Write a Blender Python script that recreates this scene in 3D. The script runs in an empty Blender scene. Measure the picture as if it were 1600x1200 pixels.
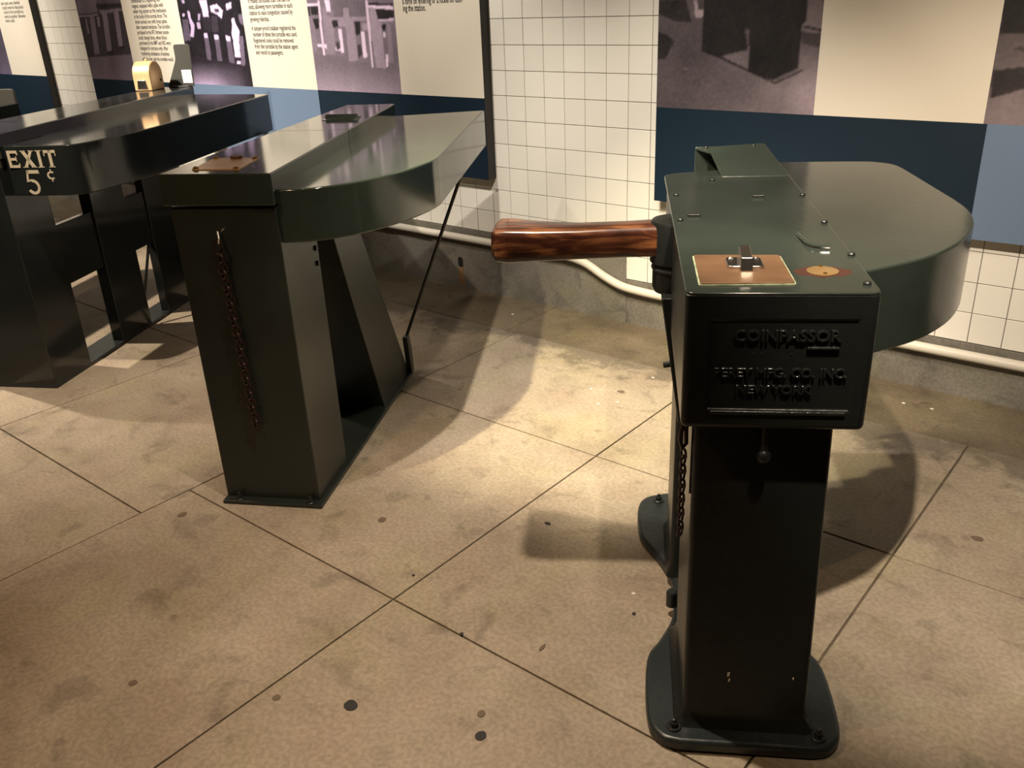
import bpy, bmesh, math, random
import numpy as np
from mathutils import Vector, Matrix

random.seed(7)
rng = np.random.default_rng(7)
scene = bpy.context.scene
COL = scene.collection

# ------------------------------------------------------------------ camera
FPX = 1377.22
PITCH, ROLL, AW = 0.4215948, -0.04546945, -0.70174342
HC = 1.40
def cam_axes():
    fw = np.array([0, math.cos(PITCH), -math.sin(PITCH)])
    up = np.array([0, math.sin(PITCH), math.cos(PITCH)])
    rt = np.array([1.0, 0, 0])
    r2 = rt*math.cos(ROLL) + up*math.sin(ROLL)
    u2 = -rt*math.sin(ROLL) + up*math.cos(ROLL)
    c, s = math.cos(-AW), math.sin(-AW)
    R = np.array([[c, -s, 0], [s, c, 0], [0, 0, 1]])
    return R@r2, R@u2, R@fw
CR, CU, CW = cam_axes()
CP = np.array([0, 0, HC])
cd = bpy.data.cameras.new('camera')
cd.sensor_fit = 'HORIZONTAL'; cd.sensor_width = 36.0; cd.lens = FPX/1600*36.0
cd.clip_start = 0.05; cd.clip_end = 60
cam = bpy.data.objects.new('camera', cd); COL.objects.link(cam)
M3 = Matrix(((CR[0], CU[0], -CW[0]), (CR[1], CU[1], -CW[1]), (CR[2], CU[2], -CW[2])))
cam.matrix_world = Matrix.Translation((0, 0, HC)) @ M3.to_4x4()
scene.camera = cam

def ray(x, y): return CR*(x-800)/FPX - CU*(y-600)/FPX + CW
def onz(x, y, z=0.0):
    d = ray(x, y); return CP + d*(z-HC)/d[2]
def ony(x, y, Y):
    d = ray(x, y); return CP + d*(Y/d[1])

# ------------------------------------------------------------------ light
scene.view_settings.view_transform = 'Standard'
scene.view_settings.look = 'None'
scene.view_settings.gamma = 1.0
scene.view_settings.use_curve_mapping = False
scene.view_settings.exposure = 0.0

wd = bpy.data.worlds.new('world'); scene.world = wd; wd.use_nodes = True
bg = wd.node_tree.nodes['Background']
bg.inputs[0].default_value = (1.0, 0.86, 0.68, 1); bg.inputs[1].default_value = 0.015

WARM = (1.0, 0.84, 0.65)
def spot(x, y, z, tx, ty, tz, power, size=120, blend=0.9, rad=0.03, col=WARM):
    l = bpy.data.lights.new('track_spot', 'SPOT'); l.energy = power; l.color = col
    l.spot_size = math.radians(size); l.spot_blend = blend; l.shadow_soft_size = rad
    o = bpy.data.objects.new('track_spot', l); COL.objects.link(o)
    o.location = (x, y, z)
    o.rotation_euler = (Vector((tx, ty, tz))-Vector((x, y, z))).to_track_quat('-Z', 'Y').to_euler()
    return o
ZL = 2.40
YEL, ORA, NEU = (1.0, 0.86, 0.55), (1.0, 0.66, 0.38), (1.0, 0.90, 0.76)
spot(-1.80, 1.20, ZL, -1.62, 2.66, 0.0, 440, 47, 0.9, 0.02, YEL)     # pool between the two right-hand turnstiles
spot(-1.616, 1.58, ZL, -1.86, 2.75, 0.26, 250, 70, 0.9, 0.02, NEU)   # tiles between the panels
spot(-1.13, 1.216, 2.0, -1.15, 1.48, 0.0, 130, 86, 0.9, 0.02)         # over the wooden handle
spot(-0.12, 0.815, ZL, -0.42, 2.85, 0.0, 350, 60, 0.7, 0.02, WARM)    # over the cast turnstile
spot(-3.10, 1.00, ZL, -3.35, 1.35, 0.0, 210, 68, 0.9, 0.02)          # aisle by the EXIT turnstile
spot(-4.90, 1.00, ZL, -4.50, 1.95, 0.0, 420, 84, 0.9, 0.02)          # aisle beyond it
spot(-2.95, 1.60, ZL, -3.05, 3.15, 1.25, 135, 56, 0.9, 0.03, NEU)     # panel wash
spot(-4.55, 1.30, ZL, -4.60, 3.15, 1.15, 420, 66, 0.9, 0.03, NEU)
spot(-6.30, 1.30, ZL, -6.20, 3.15, 1.10, 80, 80, 0.9)
spot(-7.70, 1.30, ZL, -7.75, 3.15, 1.15, 300, 66, 0.9, 0.03, NEU)
spot(-0.9, 1.30, ZL, -0.95, 3.15, 1.25, 42, 75, 0.9)
spot(-1.55, 0.10, ZL, -1.70, 0.38, 0.0, 80, 112, 1.0, 0.05, ORA)   # aisle in front

# ------------------------------------------------------------------ materials
def lin(c):
    return tuple((v/12.92 if v <= 0.04045 else ((v+0.055)/1.055)**2.4) for v in (x/255.0 for x in c))
MATS = {}
def nt(name):
    m = bpy.data.materials.new(name); m.use_nodes = True
    n = m.node_tree.nodes; b = n['Principled BSDF']; MATS[name] = m
    return m, n, m.node_tree.links, b
def node(n, t, **k):
    o = n.new(t)
    for a, v in k.items():
        if hasattr(o, a): setattr(o, a, v)
        else: o.inputs[a].default_value = v
    return o
def ramp(n, stops):
    r = n.new('ShaderNodeValToRGB'); e = r.color_ramp.elements
    e[0].position, e[0].color = stops[0][0], (*stops[0][1], 1)
    e[1].position, e[1].color = stops[-1][0], (*stops[-1][1], 1)
    for p, c in stops[1:-1]:
        x = e.new(p); x.color = (*c, 1)
    return r
def g3(v): return (v, v, v)
def bump(n, l, b, src, strength, dist):
    bp = n.new('ShaderNodeBump'); bp.inputs['Strength'].default_value = strength; bp.inputs['Distance'].default_value = dist
    l.new(src, bp.inputs['Height']); l.new(bp.outputs[0], b.inputs['Normal']); return bp
def plain(name, col, rough=0.5, metal=0.0, spec=0.5, coat=0.0):
    m, n, l, b = nt(name)
    b.inputs['Base Color'].default_value = (*col, 1); b.inputs['Roughness'].default_value = rough
    b.inputs['Metallic'].default_value = metal; b.inputs['Specular IOR Level'].default_value = spec
    b.inputs['Coat Weight'].default_value = coat
    return m
def paint_mat(name, col, rough, bscale, bstr, col2=None, spec=0.5):
    """gloss enamel: faint colour drift, brush ripple as bump"""
    m, n, l, b = nt(name)
    tc = node(n, 'ShaderNodeTexCoord')
    a = node(n, 'ShaderNodeTexNoise'); a.inputs['Scale'].default_value = 5; a.inputs['Detail'].default_value = 4
    l.new(tc.outputs['Object'], a.inputs['Vector'])
    r = ramp(n, [(0.35, col), (0.7, col2 or tuple(c*1.35 for c in col))])
    l.new(a.outputs['Fac'], r.inputs[0]); l.new(r.outputs[0], b.inputs['Base Color'])
    c = node(n, 'ShaderNodeTexNoise'); c.inputs['Scale'].default_value = bscale; c.inputs['Detail'].default_value = 3
    l.new(tc.outputs['Object'], c.inputs['Vector'])
    bump(n, l, b, c.outputs['Fac'], bstr, 0.004)
    rr = node(n, 'ShaderNodeMapRange'); rr.inputs['To Min'].default_value = rough*0.8; rr.inputs['To Max'].default_value = rough*1.35
    l.new(a.outputs['Fac'], rr.inputs['Value']); l.new(rr.outputs[0], b.inputs['Roughness'])
    b.inputs['Specular IOR Level'].default_value = spec
    return m
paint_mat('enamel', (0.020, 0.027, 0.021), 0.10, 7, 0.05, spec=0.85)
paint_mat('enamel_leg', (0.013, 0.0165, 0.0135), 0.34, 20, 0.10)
paint_mat('enamel_left', (0.014, 0.017, 0.017), 0.11, 7, 0.05)
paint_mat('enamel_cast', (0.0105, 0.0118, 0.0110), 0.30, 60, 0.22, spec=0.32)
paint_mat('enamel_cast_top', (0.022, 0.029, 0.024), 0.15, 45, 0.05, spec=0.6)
paint_mat('enamel_letter', (0.012, 0.014, 0.013), 0.16, 90, 0.25)
paint_mat('enamel_base', (0.014, 0.019, 0.020), 0.33, 60, 0.2)
plain('black_iron', (0.012, 0.011, 0.011), 0.4, 0.3)
plain('bolt_iron', (0.018, 0.02, 0.019), 0.35, 0.2)
plain('dark_edge', (0.018, 0.015, 0.014), 0.6)
plain('chrome', (0.62, 0.60, 0.57), 0.22, 1.0)
plain('brass', (0.62, 0.40, 0.13), 0.28, 1.0)
plain('white_card', (0.85, 0.82, 0.78), 0.5)
plain('bracket_grey', (0.048, 0.048, 0.042), 0.45)
plain('lettering_cream', (0.62, 0.54, 0.40), 0.6)
plain('band_navy', (0.0035, 0.015, 0.030), 0.45)
plain('band_blue', (0.135, 0.195, 0.30), 0.42)
plain('gum_black', (0.022, 0.020, 0.020), 0.75)
plain('gum_brown', (0.14, 0.10, 0.07), 0.85)
plain('paint_chip', (0.7, 0.66, 0.58), 0.7)
plain('grout', (0.11, 0.095, 0.075), 0.9)
plain('hole_black', (0.004, 0.004, 0.004), 1.0)
plain('text_ink', (0.03, 0.028, 0.03), 0.6)
plain('conduit_paint', (0.60, 0.56, 0.49), 0.45)
plain('ceiling_paint', (0.55, 0.52, 0.46), 0.9)

def noisy(name, c1, c2, scale, rough, detail=5, bs=0, bstr=0.0, metal=0.0):
    m, n, l, b = nt(name)
    tc = node(n, 'ShaderNodeTexCoord')
    a = node(n, 'ShaderNodeTexNoise'); a.inputs['Scale'].default_value = scale; a.inputs['Detail'].default_value = detail
    l.new(tc.outputs['Object'], a.inputs['Vector'])
    r = ramp(n, [(0.35, c1), (0.68, c2)]); l.new(a.outputs['Fac'], r.inputs[0]); l.new(r.outputs[0], b.inputs['Base Color'])
    b.inputs['Roughness'].default_value = rough; b.inputs['Metallic'].default_value = metal
    if bs:
        c = node(n, 'ShaderNodeTexNoise'); c.inputs['Scale'].default_value = bs; l.new(tc.outputs['Object'], c.inputs['Vector'])
        bump(n, l, b, c.outputs['Fac'], bstr, 0.003)
    return m
noisy('copper_plate', (0.145, 0.080, 0.042), (0.20, 0.112, 0.060), 14, 0.45, metal=0.35)
noisy('brass_dull', (0.19, 0.12, 0.050), (0.25, 0.16, 0.070), 9, 0.42, metal=0.3)
noisy('brass_old', (0.56, 0.35, 0.18), (0.68, 0.45, 0.24), 9, 0.32, metal=0.3)
noisy('rust_chain', (0.030, 0.017, 0.015), (0.06, 0.034, 0.028), 40, 0.34, metal=0.6)
noisy('cream_board', (0.70, 0.645, 0.555), (0.72, 0.665, 0.575), 3, 0.45)
noisy('rust_stain', (0.16, 0.085, 0.035), (0.26, 0.15, 0.07), 30, 0.9)
noisy('green_crust', (0.16, 0.22, 0.13), (0.42, 0.46, 0.30), 60, 0.8)

def tile_mat():
    m, n, l, b = nt('tile_glaze')
    oi = node(n, 'ShaderNodeObjectInfo')
    r = ramp(n, [(0.0, (0.74, 0.715, 0.66)), (1.0, (0.79, 0.765, 0.71))])
    l.new(oi.outputs['Random'], r.inputs[0]); l.new(r.outputs[0], b.inputs['Base Color'])
    b.inputs['Roughness'].default_value = 0.22
tile_mat()

def concrete(name, ca, cb, cc, dirt=False, base=False):
    m, n, l, b = nt(name)
    g = node(n, 'ShaderNodeNewGeometry')
    a = node(n, 'ShaderNodeTexNoise'); a.inputs['Scale'].default_value = 2.6; a.inputs['Detail'].default_value = 8; a.inputs['Roughness'].default_value = 0.62
    l.new(g.outputs['Position'], a.inputs['Vector'])
    r = ramp(n, [(0.30, ca), (0.5, cb), (0.72, cc)]); l.new(a.outputs['Fac'], r.inputs[0])
    # fine speckle
    f = node(n, 'ShaderNodeTexNoise'); f.inputs['Scale'].default_value = 90; f.inputs['Detail'].default_value = 3
    l.new(g.outputs['Position'], f.inputs['Vector'])
    fr = ramp(n, [(0.38, g3(0.80)), (0.62, g3(1.08))]); l.new(f.outputs['Fac'], fr.inputs[0])
    mx = node(n, 'ShaderNodeMix'); mx.data_type = 'RGBA'; mx.blend_type = 'MULTIPLY'; mx.inputs['Factor'].default_value = 0.8
    l.new(r.outputs[0], mx.inputs['A']); l.new(fr.outputs[0], mx.inputs['B'])
    cur = mx.outputs['Result']
    # worn dark blotches
    v = node(n, 'ShaderNodeTexNoise'); v.inputs['Scale'].default_value = 9; v.inputs['Detail'].default_value = 5; v.inputs['Distortion'].default_value = 0.8
    l.new(g.outputs['Position'], v.inputs['Vector'])
    vr = ramp(n, [(0.56, g3(1.0)), (0.70, g3(0.62))]); l.new(v.outputs['Fac'], vr.inputs[0])
    m2 = node(n, 'ShaderNodeMix'); m2.data_type = 'RGBA'; m2.blend_type = 'MULTIPLY'; m2.inputs['Factor'].default_value = 0.75
    l.new(cur, m2.inputs['A']); l.new(vr.outputs[0], m2.inputs['B']); cur = m2.outputs['Result']
    # small round stains
    vo = node(n, 'ShaderNodeTexVoronoi'); vo.inputs['Scale'].default_value = 5.5; vo.inputs['Randomness'].default_value = 1.0
    l.new(g.outputs['Position'], vo.inputs['Vector'])
    vs = ramp(n, [(0.05, g3(0.66)), (0.085, g3(1.0))]); l.new(vo.outputs['Distance'], vs.inputs[0])
    m3 = node(n, 'ShaderNodeMix'); m3.data_type = 'RGBA'; m3.blend_type = 'MULTIPLY'; m3.inputs['Factor'].default_value = 0.7
    l.new(cur, m3.inputs['A']); l.new(vs.outputs[0], m3.inputs['B']); cur = m3.outputs['Result']
    ht = node(n, 'ShaderNodeTexNoise'); ht.inputs['Scale'].default_value = 4.3; ht.inputs['Detail'].default_value = 6
    of = node(n, 'ShaderNodeVectorMath', operation='ADD'); of.inputs[1].default_value = (7.3, 2.1, 0)
    l.new(g.outputs['Position'], of.inputs[0]); l.new(of.outputs[0], ht.inputs['Vector'])
    hr = ramp(n, [(0.36, (1.0, 0.93, 0.90)), (0.5, (1.0, 1.0, 1.0)), (0.64, (0.98, 1.0, 0.80))]); l.new(ht.outputs['Fac'], hr.inputs[0])
    m5 = node(n, 'ShaderNodeMix'); m5.data_type = 'RGBA'; m5.blend_type = 'MULTIPLY'; m5.inputs['Factor'].default_value = 0.45
    l.new(cur, m5.inputs['A']); l.new(hr.outputs[0], m5.inputs['B']); cur = m5.outputs['Result']
    if dirt:
        # grimy tide line along the joint at the foot of the gutter strip
        sx = node(n, 'ShaderNodeSeparateXYZ'); l.new(g.outputs['Position'], sx.inputs[0])
        nn = node(n, 'ShaderNodeTexNoise'); nn.inputs['Scale'].default_value = 5; nn.inputs['Detail'].default_value = 7; nn.inputs['Roughness'].default_value = 0.7
        l.new(g.outputs['Position'], nn.inputs['Vector'])
        ad = node(n, 'ShaderNodeMath', operation='MULTIPLY_ADD'); ad.inputs[1].default_value = 0.85
        l.new(nn.outputs['Fac'], ad.inputs[0]); l.new(sx.outputs['Y'], ad.inputs[2])
        dr = ramp(n, [(0.0, g3(1.0)), (1.0, g3(0.42))])
        mr = node(n, 'ShaderNodeMapRange'); mr.inputs['From Min'].default_value = 3.09; mr.inputs['From Max'].default_value = 3.20
        l.new(ad.outputs[0], mr.inputs['Value']); l.new(mr.outputs[0], dr.inputs[0])
        m4 = node(n, 'ShaderNodeMix'); m4.data_type = 'RGBA'; m4.blend_type = 'MULTIPLY'; m4.inputs['Factor'].default_value = 0.85
        l.new(cur, m4.inputs['A']); l.new(dr.outputs[0], m4.inputs['B']); cur = m4.outputs['Result']
    l.new(cur, b.inputs['Base Color'])
    b.inputs['Roughness'].default_value = 0.62; b.inputs['Specular IOR Level'].default_value = 0.35
    bump(n, l, b, f.outputs['Fac'], 0.12, 0.002)
concrete('concrete_floor', (0.255, 0.205, 0.155), (0.335, 0.278, 0.212), (0.405, 0.345, 0.268), dirt=True)
concrete('concrete_gutter', (0.085, 0.066, 0.045), (0.140, 0.112, 0.076), (0.190, 0.155, 0.105))
concrete('concrete_base', (0.105, 0.095, 0.080), (0.170, 0.156, 0.136), (0.225, 0.208, 0.184))
noisy('joint_dirt', (0.075, 0.055, 0.035), (0.16, 0.12, 0.08), 12, 0.95)

def wood_mat():
    m, n, l, b = nt('varnished_wood')
    tc = node(n, 'ShaderNodeTexCoord'); mp = node(n, 'ShaderNodeMapping'); mp.inputs['Scale'].default_value = (3.0, 22.0, 22.0)
    l.new(tc.outputs['Object'], mp.inputs['Vector'])
    a = node(n, 'ShaderNodeTexNoise'); a.inputs['Scale'].default_value = 2.2; a.inputs['Detail'].default_value = 6; a.inputs['Distortion'].default_value = 1.2
    l.new(mp.outputs[0], a.inputs['Vector'])
    r = ramp(n, [(0.30, (0.022, 0.007, 0.005)), (0.50, (0.075, 0.023, 0.012)), (0.70, (0.290, 0.115, 0.042))])
    l.new(a.outputs['Fac'], r.inputs[0])
    w = node(n, 'ShaderNodeTexNoise'); w.inputs['Scale'].default_value = 9; w.inputs['Detail'].default_value = 3
    l.new(tc.outputs['Object'], w.inputs['Vector'])
    wr = ramp(n, [(0.35, g3(0.45)), (0.65, g3(1.1))]); l.new(w.outputs['Fac'], wr.inputs[0])
    mx = node(n, 'ShaderNodeMix'); mx.data_type = 'RGBA'; mx.blend_type = 'MULTIPLY'; mx.inputs['Factor'].default_value = 0.9
    l.new(r.outputs[0], mx.inputs['A']); l.new(wr.outputs[0], mx.inputs['B'])
    l.new(mx.outputs['Result'], b.inputs['Base Color']); b.inputs['Roughness'].default_value = 0.26
    b.inputs['Coat Weight'].default_value = 0.25; b.inputs['Coat Roughness'].default_value = 0.15
wood_mat()

def print_mat():
    m, n, l, b = nt('photo_print')
    a = node(n, 'ShaderNodeVertexColor'); a.layer_name = 'print'
    l.new(a.outputs['Color'], b.inputs['Base Color']); b.inputs['Roughness'].default_value = 0.42
print_mat()

# ------------------------------------------------------------------ mesh helpers
class MB:
    def __init__(s): s.v = []; s.f = []
    def add(s, vs, fs):
        o = len(s.v); s.v += [tuple(map(float, q)) for q in vs]; s.f += [tuple(i+o for i in q) for q in fs]; return s
    def box(s, x0, x1, y0, y1, z0, z1):
        return s.add([(x0,y0,z0),(x1,y0,z0),(x1,y1,z0),(x0,y1,z0),(x0,y0,z1),(x1,y0,z1),(x1,y1,z1),(x0,y1,z1)],
                     [(0,3,2,1),(4,5,6,7),(0,1,5,4),(1,2,6,5),(2,3,7,6),(3,0,4,7)])
    def hexa(s, low, up):
        """two quads (counter-clockwise seen from above)"""
        return s.add(list(low)+list(up), [(0,3,2,1),(4,5,6,7),(0,1,5,4),(1,2,6,5),(2,3,7,6),(3,0,4,7)])
    def prism(s, pts, z0, z1, axis='z'):
        a = sum(pts[i][0]*pts[(i+1) % len(pts)][1]-pts[(i+1) % len(pts)][0]*pts[i][1] for i in range(len(pts)))
        if a < 0: pts = pts[::-1]
        n = len(pts)
        if axis == 'z': P = lambda p, z: (p[0], p[1], z)
        elif axis == 'x': P = lambda p, z: (z, p[0], p[1])      # pts in y,z
        else: P = lambda p, z: (p[0], -z, p[1])                 # pts in x,z ; z0,z1 are -y
        vs = [P(p, z0) for p in pts]+[P(p, z1) for p in pts]
        fs = [tuple(range(n))[::-1], tuple(range(n, 2*n))]+[(i, (i+1) % n, n+(i+1) % n, n+i) for i in range(n)]
        return s.add(vs, fs)
    def tube(s, pts, r, k=10, cap=True):
        pts = [Vector(p) for p in pts]; n = len(pts); up = None; vs = []
        rr = r if isinstance(r, (list, tuple)) else [r]*n
        for i, p in enumerate(pts):
            t = (pts[min(i+1, n-1)]-pts[max(i-1, 0)]).normalized()
            if up is None:
                up = Vector((0, 0, 1)) if abs(t.z) < 0.9 else Vector((1, 0, 0))
            a = t.cross(up).normalized(); b = a.cross(t).normalized(); up = b
            for j in range(k):
                th = 2*math.pi*j/k; vs.append(p+a*(math.cos(th)*rr[i])+b*(math.sin(th)*rr[i]))
        fs = [(i*k+j, i*k+(j+1) % k, (i+1)*k+(j+1) % k, (i+1)*k+j) for i in range(n-1) for j in range(k)]
        fs = [f[::-1] for f in fs]
        if cap: fs += [tuple(range(k)), tuple(range((n-1)*k, n*k))[::-1]]
        return s.add(vs, fs)
    def lathe(s, prof, k=20, c=(0, 0, 0)):
        """prof: list of (r,z) bottom to top"""
        vs = []; n = len(prof)
        for r, z in prof:
            for j in range(k):
                th = 2*math.pi*j/k; vs.append((c[0]+r*math.cos(th), c[1]+r*math.sin(th), c[2]+z))
        fs = [(i*k+j, i*k+(j+1) % k, (i+1)*k+(j+1) % k, (i+1)*k+j) for i in range(n-1) for j in range(k)]
        fs += [tuple(range(k))[::-1], tuple(range((n-1)*k, n*k))]
        return s.add(vs, fs)
    def mesh(s, name):
        me = bpy.data.meshes.new(name); me.from_pydata(s.v, [], s.f); me.update(); return me
def link(name, me, mat, parent=None, bev=0.0, seg=2, smooth=True, ang=30):
    if mat is not None and not me.materials: me.materials.append(MATS[mat])
    o = bpy.data.objects.new(name, me); COL.objects.link(o)
    if parent is not None: o.parent = parent
    if bev:
        b = o.modifiers.new('bevel', 'BEVEL'); b.width = bev; b.segments = seg; b.limit_method = 'ANGLE'
        b.angle_limit = math.radians(ang); b.harden_normals = True
        for p in me.polygons: p.use_smooth = True
    elif smooth:
        for p in me.polygons: p.use_smooth = True
        me.set_sharp_from_angle(angle=math.radians(35))
    return o
def part(name, mb, mat, parent, bev=0.0, seg=2, **k):
    return link(name, mb.mesh(name), mat, parent, bev, seg, **k)
def thing(name, label, cat, loc=(0, 0, 0), rz=0.0, group=None):
    o = bpy.data.objects.new(name, None); COL.objects.link(o); o.empty_display_size = 0.1
    o.location = loc; o.rotation_euler = (0, 0, math.radians(rz)); o['label'] = label; o['category'] = cat
    if group: o['group'] = group
    return o
def tag(o, label, cat, group=None):
    o['label'] = label; o['category'] = cat
    if group: o['group'] = group
    return o
def struct(o): o['kind'] = 'structure'; return o
def smooth_path(pts, n=6):
    """Catmull-Rom through open list"""
    P = [np.array(p, float) for p in pts]; out = []
    for i in range(len(P)-1):
        a, b, c, d = P[max(i-1, 0)], P[i], P[i+1], P[min(i+2, len(P)-1)]
        for k in range(n):
            t = k/n
            out.append(tuple(0.5*((2*b)+(-a+c)*t+(2*a-5*b+4*c-d)*t*t+(-a+3*b-3*c+d)*t**3)))
    out.append(tuple(P[-1])); return out
def round_poly(pts, rad, n=5):
    out = []; N = len(pts); rad = rad if isinstance(rad, (list, tuple)) else [rad]*N
    for i in range(N):
        p = np.array(pts[i], float); a = np.array(pts[i-1], float)-p; b = np.array(pts[(i+1) % N], float)-p
        la, lb = np.linalg.norm(a), np.linalg.norm(b); r = min(rad[i], la*0.49, lb*0.49)
        if r <= 1e-6: out.append(tuple(p)); continue
        s, e = p+a/la*r, p+b/lb*r
        for k in range(n+1):
            t = k/n; out.append(tuple((1-t)**2*s+2*t*(1-t)*p+t*t*e))
    return out
def text_mesh(body, size=1.0, extrude=0.0, align='LEFT', bev=0.0, offset=0.0):
    cu = bpy.data.curves.new('t', 'FONT'); cu.body = body; cu.size = size; cu.extrude = extrude; cu.align_x = align
    cu.bevel_depth = bev; cu.resolution_u = 2; cu.offset = offset
    ob = bpy.data.objects.new('t', cu); COL.objects.link(ob)
    dg = bpy.context.evaluated_depsgraph_get(); me = bpy.data.meshes.new_from_object(ob.evaluated_get(dg))
    bpy.data.objects.remove(ob); bpy.data.curves.remove(cu); return me
def mesh_arrays(me):
    v = np.empty(len(me.vertices)*3); me.vertices.foreach_get('co', v); return v.reshape(-1, 3), [tuple(p.vertices) for p in me.polygons]

# ------------------------------------------------------------------ setting: floor
YW = 3.2026                       # tile face of the back wall
YP = 3.149                        # front of the exhibit panels
XL, XR, YF, ZC = -10.0, 4.0, -3.6, 2.75
fl = struct(link('floor', MB().box(XL, XR, YF, YW+0.1, -0.12, -0.006).mesh('floor'), 'joint_dirt'))
xs = [-9.83, -8.90, -7.97, -7.03, -6.10, -5.17, -4.27, -3.355, -2.353, -1.427, -0.487, 0.44, 1.375, 2.31, 3.245]
G = 0.0021
def slab(x0, x1, y0, y1):
    dz = -random.random()*0.0012
    o = part('slab', MB().box(x0+G, x1-G, y0+G, y1-G, -0.05, dz), 'concrete_floor', fl, bev=0.0025, seg=1)
xe = [XL]+xs+[XR]
for i in range(len(xe)-1):
    x0, x1 = xe[i], xe[i+1]
    off = 0.0 if x0 > -2.4 else -0.165
    ys = [2.095+off-0.912*k for k in range(7)]
    ys = [y for y in ys if y > YF+0.2][::-1]
    yy = [YF]+ys+[2.83]
    for a, b in zip(yy[:-1], yy[1:]): slab(x0, x1, a, b)
for a, b in ((XL, -6.1), (-6.1, -2.41), (-2.41, 0.9), (0.9, XR)):
    part('gutter_strip', MB().box(a+0.001, b-0.001, 2.83+G, YW+0.02, -0.05, -0.0005), 'concrete_gutter', fl, bev=0.004, seg=1)
def blot(name, px, py, rx, ry, mat, seed, rot=0.0):
    c = onz(px, py); r_ = np.random.default_rng(seed); n = 18
    w = 1+0.16*r_.standard_normal(n); w = (w+np.roll(w, 1)+np.roll(w, -1))/3
    pts = []
    for k in range(n):
        th = 2*math.pi*k/n; X, Y = rx*w[k]*math.cos(th), ry*w[k]*math.sin(th)
        pts.append((c[0]+X*math.cos(rot)-Y*math.sin(rot), c[1]+X*math.sin(rot)+Y*math.cos(rot)))
    part(name, MB().prism(pts, -0.002, 0.0012), mat, fl, smooth=False)
for i, (px, py, rx, ry, m) in enumerate([(547, 1103, .017, .015, 'gum_black'), (751, 1150, .011, .013, 'gum_black'), (721, 991, .005, .006, 'gum_black'),
        (856, 818, .009, .007, 'gum_black'), (208, 1067, .009, .009, 'gum_brown'), (1528, 842, .016, .011, 'gum_brown'), (847, 1012, .004, .012, 'gum_brown'),
        (646, 899, .004, .004, 'gum_black'), (598, 812, .011, .013, 'gum_brown'), (285, 804, .012, .013, 'gum_brown'), (752, 1116, .009, .010, 'gum_brown'),
        (432, 1090, .008, .009, 'gum_brown'), (970, 612, .014, .011, 'gum_brown'), (1434, 629, .012, .02, 'gum_brown'), (991, 959, .005, .005, 'gum_black')]):
    blot('gum_spot', px, py, rx, ry, m, i)
for i, (px, py) in enumerate([(935, 631), (965, 628), (801, 491), (1412, 630), (1456, 639), (1595, 629), (990, 928), (1020, 590), (923, 608)]):
    blot('paint_fleck', px, py, .006, .004, 'paint_chip', 50+i)

# ------------------------------------------------------------------ setting: walls, ceiling
wall = struct(link('wall_back', MB().box(XL, XR, YW+0.004, YW+0.2, -0.1, ZC).mesh('wall_back'), 'grout', smooth=False))
TP = 0.1077; ZT0 = 0.204; XT0 = -2.233
tile_me = {}
def tile_mesh(x0, z0, w, h, mb=None):
    g, c, d = 0.0012, 0.0012, 0.006
    a0, a1, b0, b1 = x0+g, x0+w-g, z0+g, z0+h-g
    V = [(a0, YW+0.004, b0), (a1, YW+0.004, b0), (a1, YW+0.004, b1), (a0, YW+0.004, b1),
         (a0, YW+c, b0), (a1, YW+c, b0), (a1, YW+c, b1), (a0, YW+c, b1),
         (a0+c, YW, b0+c), (a1-c, YW, b0+c), (a1-c, YW, b1-c), (a0+c, YW, b1-c)]
    F = [(0, 1, 5, 4), (1, 2, 6, 5), (2, 3, 7, 6), (3, 0, 4, 7), (4, 5, 9, 8), (5, 6, 10, 9), (6, 7, 11, 10), (7, 4, 8, 11), (8, 9, 10, 11)]
    m = mb or MB(); m.add(V, F); return m
base_tile = tile_mesh(-TP/2, -TP/2, TP, TP).mesh('tile'); base_tile.materials.append(MATS['tile_glaze'])
# panels hide most tiles: collect the cells, nearest visible ones become single tiles
cells = []
for i in range(int((XL-XT0)/TP), int((XR-XT0)/TP)):
    for j in range(-1, 26):
        x, z = XT0+i*TP, ZT0+j*TP
        if j < 0: continue
        if j < 1 and x+TP < -1.97-0.0: continue
        hid = z > 0.60 and (x > -1.90 or (-6.36 < x < -2.85) or x < -7.15)
        vis = (z < 1.45) and not hid and -7.1 < x < 0.1
        d = math.hypot(x, YW) if vis else 1e9
        cells.append((d, x, z))
cells.sort()
stuff = MB()
for k, (d, x, z) in enumerate(cells):
    if k < 300 and d < 1e8:
        o = bpy.data.objects.new('tile', base_tile); COL.objects.link(o); o.parent = wall; o.location = (x+TP/2, 0, z+TP/2)
    else:
        tile_mesh(x, z, TP, TP, stuff)
so = part('tile_field', stuff, 'tile_glaze', wall, smooth=False); so['kind'] = 'stuff'
# concrete dado below the tiles
bb = struct(part('baseboard_back', MB().box(XL, -2.014, YW-0.002, YW+0.02, -0.05, ZT0+TP-0.002).box(-2.014, XR, YW-0.002, YW+0.02, -0.05, ZT0-0.002), 'concrete_base', None, bev=0.003, seg=1))
h = ony(720, 408, YW)
part('drain_hole', MB().prism(round_poly([(h[0]-.016, h[2]-.03), (h[0]+.016, h[2]-.03), (h[0]+.016, h[2]+.022), (h[0]-.016, h[2]+.022)], .014), -(YW-0.002), -(YW-0.0035), axis='y'), 'hole_black', bb, smooth=False)
part('rust_streak', MB().prism(round_poly([(h[0]-.022, 0.002), (h[0]+.026, 0.002), (h[0]+.018, h[2]-.02), (h[0]-.014, h[2]-.02)], .01), -(YW-0.002), -(YW-0.0028), axis='y'), 'rust_stain', bb, smooth=False)
struct(link('wall_front', MB().box(XL, XR, YF-0.2, YF, -0.1, ZC).mesh('wall_front'), 'ceiling_paint', smooth=False))
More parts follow.
